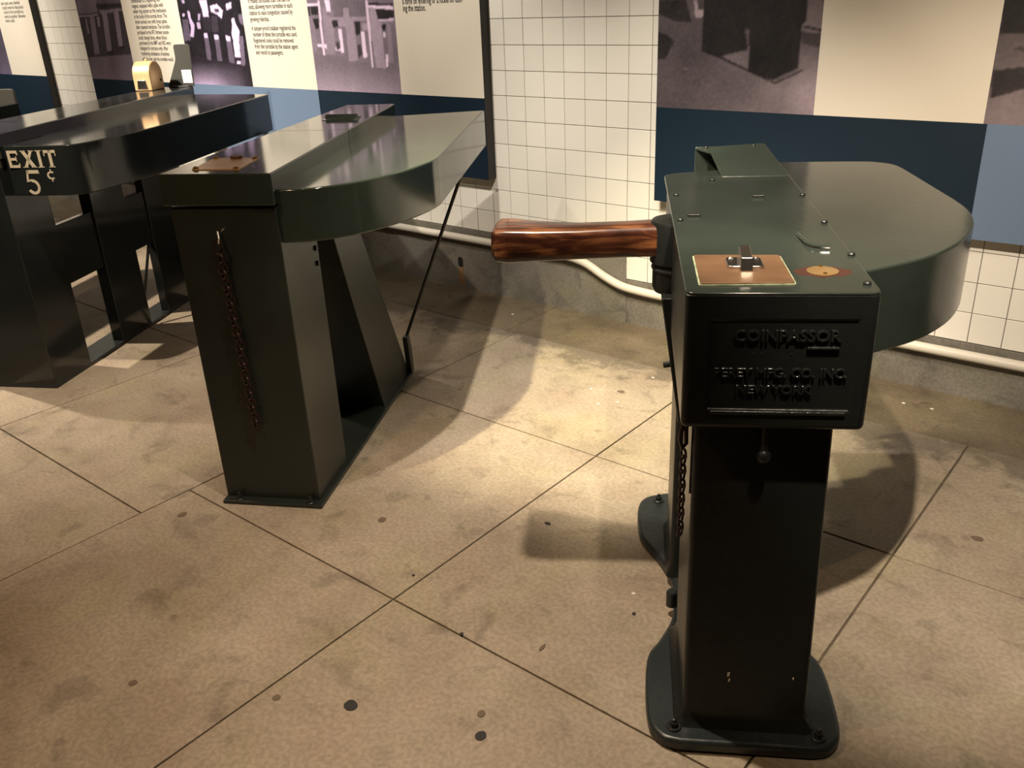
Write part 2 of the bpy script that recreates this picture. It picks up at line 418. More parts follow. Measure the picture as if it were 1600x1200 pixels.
struct(link('wall_left', MB().box(XL-0.2, XL, YF-0.2, YW+0.2, -0.1, ZC).mesh('wall_left'), 'ceiling_paint', smooth=False))
struct(link('wall_right', MB().box(XR, XR+0.2, YF-0.2, YW+0.2, -0.1, ZC).mesh('wall_right'), 'ceiling_paint', smooth=False))
struct(link('ceiling', MB().box(XL-0.2, XR+0.2, YF-0.2, YW+0.2, ZC, ZC+0.15).mesh('ceiling'), 'ceiling_paint', smooth=False))

# conduit along the dado
cp = [(XL+0.02, 0.268), (-2.42, 0.268), (-2.32, 0.267), (-2.22, 0.250), (-2.12, 0.206), (-2.03, 0.176), (-1.94, 0.167), (-1.85, 0.164), (XR-0.02, 0.164)]
cp = cp[:1]+smooth_path(cp[1:-1], 5)+cp[-1:]
tag(part('conduit_pipe', MB().tube([(x, YW-0.022, z) for x, z in cp], 0.0185, 12), 'conduit_paint', None), 'long white painted conduit pipe running along the concrete wall base, dipping once', 'pipe')

# ------------------------------------------------------------------ exhibit panels
PT, PBOT, PBAND = 1.98, 0.582, 0.950
def inside(px, py, poly):
    c = np.zeros(px.shape, bool); n = len(poly)
    for i in range(n):
        x1, y1 = poly[i]; x2, y2 = poly[(i+1) % n]
        if y1 == y2: continue
        k = ((y1 > py) != (y2 > py)) & (px < (x2-x1)*(py-y1)/(y2-y1)+x1); c ^= k
    return c
TINT = np.array([1.0, 0.90, 1.02])
def photograph(parent, x0, x1, shapes, bgfun, org, sc, res=0.0045, tint=TINT, grain=5):
    """printed black-and-white photograph on the panel face, x0..x1; tones are a colour attribute"""
    nx = int((x1-x0)/res); nz = int((PT-PBAND)/res)
    X, Z = np.meshgrid(np.linspace(x0, x1, nx+1), np.linspace(PBAND, PT, nz+1))
    D = np.stack([X, np.full_like(X, YP), Z-HC], -1)
    w = D@CW; px = 800+FPX*(D@CR)/w; py = 600-FPX*(D@CU)/w
    u, v = (px-org[0])*sc, (py-org[1])*sc
    T = bgfun(u, v).astype(float)
    for tone, poly in shapes:
        k = inside(u, v, poly); T = np.where(k, tone, T)
    for _ in range(1):
        P = np.pad(T, 1, mode='edge'); T = (P[1:-1, 1:-1]*2+P[:-2, 1:-1]+P[2:, 1:-1]+P[1:-1, :-2]+P[1:-1, 2:])/6
    gn = rng.standard_normal(T.shape); P = np.pad(gn, 1, mode='edge'); gn = (P[1:-1, 1:-1]+P[:-2, 1:-1]+P[2:, 1:-1]+P[1:-1, :-2]+P[1:-1, 2:])/2.2
    cl = rng.standard_normal((12, 12)); iz = np.linspace(0, 10.99, nz+1); ix = np.linspace(0, 10.99, nx+1)
    a, b = iz.astype(int), ix.astype(int); fz, fx = (iz-a)[:, None], (ix-b)[None]
    C_ = cl[a][:, b]*(1-fz)*(1-fx)+cl[a+1][:, b]*fz*(1-fx)+cl[a][:, b+1]*(1-fz)*fx+cl[a+1][:, b+1]*fz*fx
    T = np.clip(T+gn*grain*0.6+C_*grain*0.8, 4, 250)
    s = np.clip(T[..., None]*tint/255.0, 0, 1); L = np.where(s <= 0.04045, s/12.92, ((s+0.055)/1.055)**2.4)
    me = bpy.data.meshes.new('photograph'); n1 = nx+1
    idx = np.arange((nx+1)*(nz+1)).reshape(nz+1, nx+1)
    q = np.stack([idx[:-1, :-1], idx[:-1, 1:], idx[1:, 1:], idx[1:, :-1]], -1).reshape(-1, 4)
    co = np.stack([X, np.full_like(X, YP-0.0012), Z], -1).reshape(-1, 3)
    me.vertices.add(len(co)); me.vertices.foreach_set('co', co.ravel())
    me.loops.add(q.size); me.loops.foreach_set('vertex_index', q.ravel())
    me.polygons.add(len(q)); me.polygons.foreach_set('loop_start', np.arange(0, q.size, 4)); me.polygons.foreach_set('loop_total', np.full(len(q), 4))
    me.update(); me.validate()
    at = me.color_attributes.new('print', 'FLOAT_COLOR', 'POINT')
    at.data.foreach_set('color', np.concatenate([L.reshape(-1, 3), np.ones((len(co), 1))], 1).astype(np.float32).ravel())
    return link('photograph', me, 'photo_print', parent, smooth=False)
def plate(name, parent, x0, x1, z0, z1, mat, t=0.0012):
    return part(name, MB().box(x0, x1, YP-t, YP+0.002, z0, z1), mat, parent, smooth=False)
def text_lines(parent, lines, h, weight=0.0):
    """lines: (words, left px, right px, mid y px at the left)"""
    mb = MB()
    for s, lx, rx, cy in lines:
        a = ony(lx, cy, YP); z = a[2]
        # right end lies on the same height of the panel
        xr = a[0]
        lo, hi = a[0], a[0]+1.5
        for _ in range(40):
            mid = (lo+hi)/2; d = np.array([mid, YP, z])-CP
            if 800+FPX*(d@CR)/(d@CW) < rx: lo = mid
            else: hi = mid
        me = text_mesh(s, 1.0, offset=weight); v, f = mesh_arrays(me); bpy.data.meshes.remove(me)
        sx = (lo-a[0])/(v[:, 0].max()-v[:, 0].min())
        mb.add([((q[0]-v[:, 0].min())*sx+a[0], YP-0.0018, z+(q[1]-0.25)*h) for q in v], f)
    return part('printed_text', mb, 'text_ink', parent, smooth=False)
def panel(label, x0, x1):
    t = thing('exhibit_panel', label, 'panel', (0, 0, 0))
    part('board', MB().box(x0, x1, YP, YW-0.0005, PBOT, PT), 'dark_edge', t, smooth=False)
    return t

# --- panel between the turnstiles: three photographs, three text columns
pb = panel('long wall panel with three photographs and columns of text behind the middle turnstile', -6.34, -2.746)
e = [-6.34, -5.752, -5.112, -4.487, -3.918, -3.282, -2.748]
S1 = [(52, [(810, 60), (1400, 60), (1420, 560), (900, 600)]), (92, [(800, 0), (1000, 0), (1020, 130), (820, 150)]), (40, [(1000, 40), (1310, 30), (1310, 80), (1010, 90)]),
      (128, [(825, 165), (1020, 148), (1020, 162), (826, 180)]), (104, [(930, 150), (980, 148), (1040, 560), (990, 570)]), (112, [(1060, 110), (1110, 100), (1170, 530), (1120, 545)]),
      (116, [(1180, 90), (1230, 84), (1282, 480), (1240, 490)]), (108, [(1030, 110), (1310, 80), (1316, 100), (1060, 150)]), (100, [(885, 190), (905, 190), (935, 350), (915, 350)]), (118, [(1010, 180), (1035, 180), (1045, 280), (1025, 280)]),
      (26, [(1120, 540), (1170, 530), (1175, 555), (1130, 560)]), (26, [(1240, 485), (1290, 478), (1300, 505), (1250, 510)]), (95, [(1290, 80), (1320, 90), (1380, 420), (1350, 410)])]
photograph(pb, e[0], e[1], S1, lambda u, v: np.where(v > 520, 92+(v-520)*0.05, 80), (0, 0), 6.667)
S2 = [(225, [(870, 0), (955, 0), (980, 180), (920, 180), (900, 90)]), (235, [(985, 60), (1060, 40), (1125, 110), (1112, 200), (1060, 150), (1000, 125)]), (70, [(1030, 90), (1080, 90), (1085, 130), (1045, 130)]),
      (225, [(1150, 40), (1210, 20), (1216, 85), (1160, 110)]), (200, [(750, 110), (780, 120), (790, 190), (830, 260), (822, 390), (782, 380), (792, 290), (770, 210)]), (190, [(850, 230), (885, 230), (897, 300), (858, 300)]),
      (180, [(862, 140), (890, 140), (885, 210), (862, 215)]), (190, [(690, 0), (720, 0), (725, 30), (700, 35)]), (205, [(700, 140), (730, 145), (725, 175), (702, 175)]),
      (88, [(700, 200), (760, 200), (790, 420), (720, 430)]), (100, [(920, 340), (965, 345), (1010, 630), (960, 620)]), (225, [(920, 340), (962, 345), (968, 400), (932, 396)]),
      (100, [(1030, 360), (1080, 365), (1120, 640), (1070, 640)]), (225, [(1030, 360), (1078, 365), (1080, 412), (1038, 410)]), (104, [(1150, 370), (1200, 375), (1250, 660), (1190, 650)]), (230, [(1150, 370), (1198, 375), (1204, 430), (1160, 425)]),
      (120, [(1290, 380), (1335, 380), (1360, 680), (1320, 690)]), (46, [(920, 190), (990, 180), (1000, 330), (925, 330)]), (60, [(1000, 170), (1060, 160), (1085, 330), (1010, 330)]),
      (238, [(1210, 195), (1240, 185), (1255, 240), (1300, 330), (1290, 400), (1310, 600), (1250, 600), (1228, 420), (1212, 340), (1220, 260)]), (235, [(1270, 630), (1310, 630), (1312, 668), (1268, 668)]), (120, [(1280, 150), (1330, 140), (1345, 270), (1300, 240)])]
photograph(pb, e[2], e[3], S2, lambda u, v: np.where(v > 600, 40+np.clip((v-640)/250, 0, 1)*np.clip(1.15-np.abs(u-950)/420, 0, 1)*140, 34), (180, 0), 6.667, tint=np.array([0.96, 0.86, 1.06]))
S3 = [(104, [(850, 0), (1170, 0), (1185, 165), (880, 165)]), (40, [(650, 60), (722, 60), (722, 140), (660, 140)]), (40, [(1270, 80), (1450, 100), (1450, 180), (1290, 200)]), (226, [(600, 36), (720, 34), (720, 58), (602, 62)]),
      (232, [(780, 0), (830, 0), (842, 115), (802, 110)]), (230, [(1200, 50), (1440, 58), (1445, 95), (1210, 78)]), (30, [(1205, 30), (1440, 34), (1440, 48), (1205, 46)]), (48, [(590, 60), (640, 60), (650, 150), (610, 150)]),
      (146, [(830, 165), (1200, 158), (1200, 200), (830, 192)]), (206, [(1290, 190), (1450, 172), (1452, 195), (1300, 215)]), (132, [(1280, 210), (1452, 196), (1455, 222), (1290, 238)]),
      (128, [(630, 160), (690, 160), (716, 490), (660, 495)]), (138, [(760, 68), (800, 68), (812, 160), (870, 165), (892, 525), (800, 520), (770, 200)]), (150, [(960, 75), (1012, 75), (1020, 170), (1060, 190), (1110, 585), (1020, 590), (985, 262), (915, 262), (915, 200), (968, 192)]),
      (158, [(1215, 70), (1270, 75), (1300, 190), (1332, 230), (1372, 660), (1282, 652), (1232, 300), (1150, 292), (1140, 230), (1222, 215)]), (140, [(1380, 228), (1420, 228), (1452, 602), (1402, 612)]),
      (34, [(670, 180), (722, 180), (735, 262), (702, 285)]), (34, [(850, 200), (905, 195), (918, 260), (870, 265)]), (34, [(1070, 210), (1125, 208), (1128, 322), (1092, 345)]), (34, [(1332, 240), (1372, 235), (1368, 292), (1342, 292)]),
      (226, [(710, 420), (800, 422), (806, 468), (716, 446)]), (220, [(890, 450), (940, 450), (942, 490), (892, 490)]), (226, [(915, 280), (950, 280), (972, 510), (945, 512)]), (226, [(1130, 300), (1165, 300), (1196, 550), (1156, 556)]),
      (226, [(1372, 520), (1396, 520), (1400, 640), (1372, 640)]), (214, [(1342, 310), (1372, 310), (1372, 362), (1346, 352)]), (60, [(1100, 430), (1130, 430), (1150, 520), (1110, 560)]), (60, [(895, 410), (920, 400), (935, 470), (905, 480)]),
      (215, [(712, 0), (735, 0), (790, 530), (770, 530)]), (215, [(1175, 0), (1200, 0), (1255, 650), (1236, 650)])]
def bg3(u, v):
    fl_ = v > 500+(u-650)*0.19
    return np.where(fl_, 112+np.clip((v-620)/260, 0, 1)*42, 118)
photograph(pb, e[4], e[5], S3, bg3, (380, 0), 6.154)
c1 = plate('text_column', pb, e[1], e[2], PBAND, PT, 'cream_board')
W1 = ['continuously to a registering coin', 'magnet, equipped with a glass with', 'token ring system on the mechanism', 'in the body of the normal drum. The', 'drum turned one with brass gates', 'after repeated variations. The turnstiles',
      'purchased by the IRT thirteen people', 'could change fares, when those', 'purchased by the BMT and IND were', 'designed for entrance only. After', 'transferring combinations of machines', 'added to pay, only the turnstiles would']
rx1 = [250, 255, 260, 261, 261, 266, 264, 261, 267, 263, 265, 271]
text_lines(c1, [(w, 205+(i*18.2/11.0), rx1[i], (20+i*98.5)/12.0+0.3) for i, w in enumerate(W1)], 0.034, 0.012)
c2 = plate('text_column', pb, e[3], e[4], PBAND, PT, 'cream_board')
W2 = [('It makes turnstiles than the barrier', 388, 454, 2.2), ('exits, allowing more turnstiles in each', 389, 457, 11.5), ('station to ease congestion caused by', 390.5, 457.5, 21), ('growing ridership.', 391.5, 421, 31),
      ('A tamper-proof totalizer registered the', 393.5, 462, 45), ('number of times the turnstile was used.', 396, 464.5, 54.4), ('Registered coins could be removed', 397, 459, 63.8), ('from the turnstile by the station agent', 398.5, 466, 73), ('and resold to passengers.', 400.5, 443, 82.3)]
text_lines(c2, W2, 0.034, 0.014)
c3 = plate('text_column', pb, e[5], e[6], PBAND, PT, 'cream_board')
text_lines(c3, [('a dime on entering or a nickel on exit-', 629, 723, 2.8), ('ing the station.', 630, 665.5, 14)], 0.040, 0.022)
plate('colour_band', pb, e[0], e[2], PBOT, PBAND, 'band_navy'); plate('colour_band', pb, e[2], e[4], PBOT, PBAND, 'band_blue'); plate('colour_band', pb, e[4], e[6], PBOT, PBAND, 'band_navy')

# --- panel behind the cast turnstile
pc = panel('wall panel with dark turnstile photographs and blank cream column behind wooden handle', -1.853, 1.75)
S4 = [(40, [(40, 0), (300, 0), (350, 200), (200, 190), (40, 120)]), (112, [(1370, 0), (1560, 0), (1540, 330), (1330, 260)]), (150, [(370, 0), (400, 0), (405, 80), (460, 90), (455, 150), (380, 160)]), (60, [(402, 20), (442, 10), (452, 80), (416, 90)]),
      (58, [(1320, 285), (1510, 300), (1505, 430), (1330, 385)]), (36, [(1340, 225), (1520, 262), (1520, 282), (1340, 246)]), (100, [(630, 500), (860, 452), (860, 610), (700, 545)]),
      (31, [(470, -200), (1390, -200), (1380, 0), (1372, 180), (1332, 220), (1302, 610), (1070, 718), (858, 642), (866, 262), (820, 250), (850, 440), (600, 502), (438, 450)]),
      (78, [(820, 254), (870, 266), (860, 452)]), (24, [(440, 450), (600, 502), (1090, 738), (1095, 750), (590, 515), (425, 452)]), (98, [(1065, 716), (1300, 604), (1336, 618), (1095, 738)]), (22, [(1092, 740), (1336, 620), (1338, 630), (1095, 750)]),
      (33, [(40, 285), (130, 310), (190, 370), (120, 520), (40, 535)]), (40, [(1105, 705), (1125, 703), (1120, 716)]), (128, [(280, 612), (318, 604), (306, 620), (286, 624)])]
def bg4(u, v):
    return 74+np.clip((u-300)/1200, 0, 1)*np.clip((v-300)/500, 0, 1)*52+np.clip((u-500)/900, 0, 1)*14+14*np.sin(u/170)*np.sin(v/120+1)*0.5
photograph(pc, -1.853, -1.220, S4, bg4, (1020, 0), 5.714, tint=np.array([1.0, 0.90, 0.96]))
plate('text_column', pc, -1.220, -0.672, PBAND, PT, 'cream_board')
S5 = [(34, [(430, -300), (3000, -300), (3000, 300), (380, 320)]), (44, [(315, 660), (600, 630), (1100, 690), (1100, 830), (600, 830), (440, 880), (280, 920)]), (60, [(490, 455), (3000, 900), (3000, 700), (560, 440)])]
photograph(pc, -0.672, -0.02, S5, lambda u, v: 92+np.clip((v-400)/700, 0, 1)*34, (1500, 0), 6.0, tint=np.array([1.0, 0.90, 0.94]))
plate('text_column', pc, -0.02, 0.56, PBAND, PT, 'cream_board')
plate('text_column', pc, 0.56, 1.75, PBAND, PT, 'cream_board')
plate('colour_band', pc, -1.853, -0.660, PBOT, PBAND, 'band_navy'); plate('colour_band', pc, -0.660, 0.56, PBOT, PBAND, 'band_blue'); plate('colour_band', pc, 0.56, 1.75, PBOT, PBAND, 'band_navy')

# --- panel at the far end
pa = panel('wall panel of one photograph and short text beyond the EXIT turnstile', -9.4, -7.02)
photograph(pa, -8.22, -7.60, [(60, [(-200, 0), (0, 0), (60, 300), (-100, 300)])], lambda u, v: 78+np.clip((v-500)/300, 0, 1)*30, (0, 0), 6.667, tint=np.array([0.95, 0.86, 1.08]))
ca = plate('text_column', pa, -7.60, -7.022, PBAND, PT, 'cream_board')
text_lines(ca, [('and seats were divided', 2, 31, 6), ('could now be deposited', 4, 36.5, 12.8), ('a slot in the turnstile by', 6, 37, 19.6), ('cents to another. Between', 7.5, 40, 26.4), ('were sold.', 9, 23.5, 33)], 0.036, 0.006)
plate('text_column', pa, -9.4, -8.22, PBAND, PT, 'cream_board')
plate('colour_band', pa, -9.4, -7.022, PBOT, PBAND, 'band_navy')

# ------------------------------------------------------------------ shared fittings
def bolt(parent, x, y, z, r=0.009, name='bolt', mat='bolt_iron'):
    m = MB().lathe([(r*1.75, 0), (r*1.75, .003), (r*1.6, .004)], 14, (x, y, z))
    m.lathe([(r, .004), (r, .013), (r*.85, .0145)], 6, (x, y, z)).lathe([(r*.5, .0145), (r*.5, .021), (r*.3, .022)], 8, (x, y, z))
    return part(name, m, mat, parent)
def screw(parent, x, y, z, r=0.0065, mat='bolt_iron', name='screw'):
    return part(name, MB().lathe([(r, -0.001), (r, .003), (r*.75, .0052)], 10, (x, y, z)), mat, parent)
def link_mesh(L, W, r):
    """one chain link: stadium ring"""
    pts = []; n = 6; a = (L-W)/2
    for k in range(n+1): th = math.pi*k/n; pts.append((W/2*math.cos(th), 0, a+W/2*math.sin(th)))
    for k in range(n+1): th = math.pi+math.pi*k/n; pts.append((W/2*math.cos(th), 0, -a+W/2*math.sin(th)))
    vs = []; K = 6; N = len(pts)
    for i, p in enumerate(pts):
        p = Vector(p); t = (Vector(pts[(i+1) % N])-Vector(pts[i-1])).normalized(); b = Vector((0, 1, 0)); a_ = t.cross(b)
        for j in range(K): th = 2*math.pi*j/K; vs.append(p+a_*(r*math.cos(th))+b*(r*math.sin(th)))
    fs = [(i*K+j, ((i+1) % N)*K+j, ((i+1) % N)*K+(j+1) % K, i*K+(j+1) % K) for i in range(N) for j in range(K)]
    return MB().add(vs, fs).mesh('link')
def chain(root, pts, me, tw=0.9):
    me.materials.clear(); me.materials.append(MATS['rust_chain'])
    for p in me.polygons: p.use_smooth = True
    for i, p in enumerate(pts):
        o = bpy.data.objects.new('link', me); COL.objects.link(o); o.parent = root; o.location = p
        o.rotation_euler = (0.12, 0, tw if i % 2 else -tw)

# ------------------------------------------------------------------ middle turnstile
M0 = onz(503, 795.5)
tm = thing('turnstile', 'dark green sheet-metal turnstile with brass plate and sloping rear leg, chain on front', 'turnstile', tuple(M0), 29.5)
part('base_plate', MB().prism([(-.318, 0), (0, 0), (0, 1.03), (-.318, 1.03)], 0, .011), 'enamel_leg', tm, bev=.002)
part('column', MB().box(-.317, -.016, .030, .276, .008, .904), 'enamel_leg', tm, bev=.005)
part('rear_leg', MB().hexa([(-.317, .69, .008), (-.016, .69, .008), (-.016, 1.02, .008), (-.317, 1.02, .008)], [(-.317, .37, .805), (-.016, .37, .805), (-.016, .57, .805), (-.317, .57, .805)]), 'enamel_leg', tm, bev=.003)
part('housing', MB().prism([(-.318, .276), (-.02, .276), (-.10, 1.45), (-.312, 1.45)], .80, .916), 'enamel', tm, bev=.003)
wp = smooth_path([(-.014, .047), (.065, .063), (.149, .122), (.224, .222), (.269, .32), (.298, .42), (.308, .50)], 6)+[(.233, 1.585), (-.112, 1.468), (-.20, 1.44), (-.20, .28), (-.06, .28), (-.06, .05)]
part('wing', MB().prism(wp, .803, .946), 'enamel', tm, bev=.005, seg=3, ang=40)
def lidpoly(y0, y1, xr0, xr1, ytot, xl0, xl1):
    f = lambda y: (y-.02)/(ytot-.02)
    return [(xl0+(xl1-xl0)*f(y0), y0), (xr0+(xr1-xr0)*f(y0), y0), (xr0+(xr1-xr0)*f(y1), y1), (xl0+(xl1-xl0)*f(y1), y1)]
part('lid', MB().prism(lidpoly(.018, .765, -.011, -.112, 1.467, -.326, -.316), .910, .994), 'enamel', tm, bev=.004)
part('rear_lid', MB().prism(lidpoly(.7665, 1.467, -.011, -.112, 1.467, -.326, -.316), .910, .9935), 'enamel', tm, bev=.004)
bp_ = part('coin_plate', MB().prism([(-.257, .073), (-.121, .067), (-.139, .238), (-.279, .246)], .9935, .9965), 'brass_old', tm, bev=.0008)
for x, y in ((-.250, .083), (-.132, .078), (-.148, .228), (-.268, .235)): part('rivet', MB().lathe([(.0078, .996), (.0078, .999), (.005, 1.0015), (.001, 1.0025)], 12, (x, y, 0)), 'brass', bp_)
part('coin_slot', MB().prism(round_poly([(-.222, .222), (-.188, .220), (-.190, .247), (-.226, .249)], .012), .9965, 1.003), 'copper_plate', bp_, bev=.001)
part('latch', MB().prism(smooth_path([(1.000, .995), (1.03, .999), (1.045, 1.010), (1.062, .999), (1.09, .995)], 4)[::1]+[(1.09, .9925), (1.0, .9925)], -.245, -.124, axis='x'), 'enamel', tm, bev=.001)
part('brace_rod', MB().tube([(-.012, 1.015, .16), (.265, .975, .806)], .0065, 10), 'black_iron', tm)
part('rod_lug', MB().prism([(1.0, .008), (1.034, .008), (1.032, .10), (1.012, .17), (.98, .17)], -.018, .002, axis='x'), 'enamel_leg', tm, bev=.002)
for y, z in ((.252, .733), (.252, .687)): part('bolt_head', MB().tube([(-.018, y, z), (-.010, y, z)], .008, 8), 'black_iron', tm)
for x, y in ((-.268, .015), (-.040, .016)): bolt(tm, x, y, .011, .0075)

def to_world(o0, ang, p):
    a = math.radians(ang); return (o0[0]+p[0]*math.cos(a)-p[1]*math.sin(a), o0[1]+p[0]*math.sin(a)+p[1]*math.cos(a), p[2])
cm = thing('chain', 'rusty brown chain hanging down the front of the sheet-metal turnstile', 'chain', to_world(M0, 29.5, (-.187, .018, .84)), 29.5)
lm = link_mesh(.034, .0215, .0032)
# hook plate and eye screwed to the column, links below it
part('eye', MB().tube([(.004, .014, -.004), (.006, -.008, .002), (.010, -.014, -.012), (.006, -.010, -.026), (.0, -.004, -.022)], .0036, 8), 'chrome', cm)
part('snap_hook', MB().tube([(.004, -.010, -.018), (-.012, -.011, -.030), (-.010, -.011, -.052), (.008, -.011, -.062), (.020, -.011, -.050), (.010, -.010, -.024)], .0034, 8), 'rust_chain', cm)
n = 23
chain(cm, [(.004+.016*i/n, -.009-.001*math.sin(i), -.073-i*.0225) for i in range(n)], lm, .55)

# ------------------------------------------------------------------ left turnstile, EXIT lettering
E0 = onz(90, 607)
te = thing('turnstile', 'dark sheet-metal turnstile lettered EXIT 5 cents with brass housing on its lid', 'turnstile', tuple(E0), 30)
part('base_plate', MB().prism([(-.31, 0), (0, 0), (0, 1.16), (-.13, 1.16), (-.13, .241), (-.31, .241)], 0, .014), 'enamel_base', te, bev=.002)
part('column', MB().box(-.31, -.001, .002, .241, .010, .904), 'enamel_left', te, bev=.004)
part('side_rail', MB().box(-.040, -.010, .24, 1.02, .362, .606), 'enamel_left', te, bev=.003)
part('post', MB().box(-.055, .000, .492, .735, .010, .80), 'enamel_left', te, bev=.004)
part('rear_post', MB().box(-.045, -.002, .90, 1.12, .010, .80), 'enamel_left', te, bev=.004)
part('brace_rod', MB().tube([(-.03, .745, .10), (-.03, .95, .46)], .007, 8), 'black_iron', te)
part('housing', MB().prism([(-.31, .241), (-.01, .241), (-.08, 1.69), (-.30, 1.69)], .765, .912), 'enamel_left', te, bev=.003)
ep = [(.0, .055), (.10, .052), (.20, .053)]+smooth_path([(.235, .056), (.275, .076), (.302, .13), (.328, .245), (.350, .37), (.362, .48)], 5)+[(.352, 1.64), (-.09, 1.735), (-.17, 1.68), (-.17, .3), (.0, .3)]
part('wing', MB().prism(ep, .768, .950), 'enamel_left', te, bev=.005, seg=3, ang=40)
part('lid', MB().prism(lidpoly(.018, 1.70, .006, -.090, 1.70, -.318, -.31), .906, .994), 'enamel_left', te, bev=.004)
part('pivot_block', MB().box(.03, .11, .62, .80, .71, .772).lathe([(.035, .69), (.035, .772)], 14, (.16, .9, 0)), 'black_iron', te, bev=.003)
part('lid_seam', MB().box(-.27, -.20, .40, .403, .994, .9946), 'black_iron', te, smooth=False)
# hand-painted letters as flat flared strokes
def letters(mb, polys, x0, z0, sx, sz, y):
    for p in polys: mb.prism([(x0+q[0]*sx, z0+q[1]*sz) for q in p], -y, -(y-.0012), axis='y')
def arc(cx, cz, r0, r1, a0, a1, k=12, ax=1.0):
    o = [(cx+r1*math.cos(math.radians(a0+(a1-a0)*i/k))*ax, cz+r1*math.sin(math.radians(a0+(a1-a0)*i/k))) for i in range(k+1)]
    i_ = [(cx+r0*math.cos(math.radians(a0+(a1-a0)*i/k))*ax, cz+r0*math.sin(math.radians(a0+(a1-a0)*i/k))) for i in range(k+1)]
    return [[o[i], o[i+1], i_[i+1], i_[i]] for i in range(k)]
lt = MB()
Ew = [[(.02, 0), (.02, 1), (.24, 1), (.24, 0)], [(.2, .84), (.2, 1), (.84, 1), (.88, .74), (.80, .74), (.74, .84)], [(.2, .43), (.2, .57), (.66, .57), (.66, .66), (.72, .66), (.72, .36), (.66, .36), (.66, .43)], [(.2, 0), (.2, .15), (.78, .15), (.86, .27), (.93, .27), (.88, 0)]]
Xw = [[(.0, 1), (.30, 1), (1.0, 0), (.68, 0)], [(.72, 1), (.95, 1), (.30, 0), (.05, 0)], [(-.04, .95), (-.04, 1), (.36, 1), (.36, .95)], [(.62, .95), (.62, 1), (1.02, 1), (1.02, .95)], [(-.04, 0), (-.04, .05), (.36, .05), (.36, 0)], [(.62, 0), (.62, .05), (1.04, .05), (1.04, 0)]]
Iw = [[(.35, 0), (.35, 1), (.65, 1), (.65, 0)], [(.2, .95), (.2, 1), (.8, 1), (.8, .95)], [(.2, 0), (.2, .05), (.8, .05), (.8, 0)]]
Tw = [[(.37, 0), (.37, 1), (.63, 1), (.63, 0)], [(.0, .84), (.0, 1), (1, 1), (1, .84)], [(.0, .66), (.0, .9), (.09, .9), (.07, .66)], [(.91, .9), (1, .9), (1, .66), (.93, .66)], [(.25, 0), (.25, .05), (.75, .05), (.75, 0)]]
ly = .0525
letters(lt, Ew, .014, .872, .050, .062, ly); letters(lt, Xw, .072, .872, .052, .062, ly); letters(lt, Iw, .124, .872, .040, .062, ly); letters(lt, Tw, .164, .872, .048, .062, ly)
five = [[(.10, .52), (.22, 1.0), (.34, 1.0), (.22, .52)], [(.2, .86), (.24, 1.0), (.92, 1.0), (.96, .86)], [(.10, .50), (.2, .60), (.40, .62), (.40, .54)]]+arc(.42, .30, .20, .32, 95, -150, 18, 1.25)
letters(lt, five, .062, .775, .068, .088, ly)
cent = arc(.5, .5, .30, .50, 50, 310, 16)+[[(.44, .95), (.44, 1.25), (.58, 1.25), (.58, .95)], [(.44, -.25), (.44, .05), (.58, .05), (.58, -.25)]]
letters(lt, cent, .158, .828, .034, .030, ly)
lo = part('lettering', lt, 'lettering_cream', te, smooth=False); lo['label'] = 'cream painted letters EXIT 5 cents'
# brass coin housing and bracket standing on the lid
dm = [(1.515, .994)]+[(1.578-.063*math.cos(math.radians(a)), 1.072+.064*math.sin(math.radians(a))) for a in range(0, 181, 15)]+[(1.641, .994)]
dome = part('coin_housing', MB().prism(dm, -.318, -.220, axis='x'), 'brass_old', te, bev=.006, seg=3, ang=50)
part('screw', MB().tube([(-.224, 1.610, 1.04), (-.2175, 1.610, 1.04)], .007, 10), 'black_iron', dome)
part('coin_window', MB().prism([(-.300, 1.004), (-.244, 1.004), (-.250, 1.046), (-.294, 1.046)], -1.5165, -1.512, axis='y'), 'chrome', dome, bev=.001)
part('knob', MB().lathe([(.008, 1.13), (.008, 1.142), (.004, 1.147)], 10, (-.262, 1.578, 0)), 'brass_old', dome)
br = part('bracket', MB().prism(round_poly([(-.235, .994), (-.085, .994), (-.073, 1.205), (-.165, 1.205), (-.165, 1.13)], [0, 0, .016, .016, .02]), -1.706, -1.700, axis='y').box(-.20, -.10, 1.66, 1.705, .994, 1.001), 'bracket_grey', te, bev=.0015)
part('label_card', MB().prism([(-.142, 1.012), (-.088, 1.012), (-.088, 1.078), (-.142, 1.078)], -1.700, -1.698, axis='y'), 'white_card', br, smooth=False)

# further turnstile at the frame edge: column, lid and its bracket
q = onz(19, 139, 1.06)
c30, s30 = math.cos(math.radians(30)), math.sin(math.radians(30))
F0 = (q[0]+1.25*s30, q[1]-1.25*c30, 0)
tf = thing('turnstile', 'dark turnstile standing beyond the EXIT one, only its rounded upright plate showing', 'turnstile', F0, 30)
part('base_plate', MB().prism([(-.32, 0), (0, 0), (0, 1.16), (-.32, 1.16)], 0, .014), 'enamel_base', tf, bev=.002)
part('column', MB().box(-.31, -.004, .002, .241, .010, .904), 'enamel_left', tf, bev=.004)
part('rear_post', MB().box(-.31, -.004, .90, 1.12, .010, .906), 'enamel_left', tf, bev=.004)
part('lid', MB().prism([(-.318, .018), (-.002, .018), (-.002, 1.27), (-.318, 1.27)], .904, .994), 'enamel_left', tf, bev=.004)
part('upright_plate', MB().prism(round_poly([(-.22, .99), (0, .99), (0, 1.06), (-.22, 1.06)], [0, 0, .02, .02]), -1.266, -1.25, axis='y'), 'bracket_grey', tf, bev=.002)

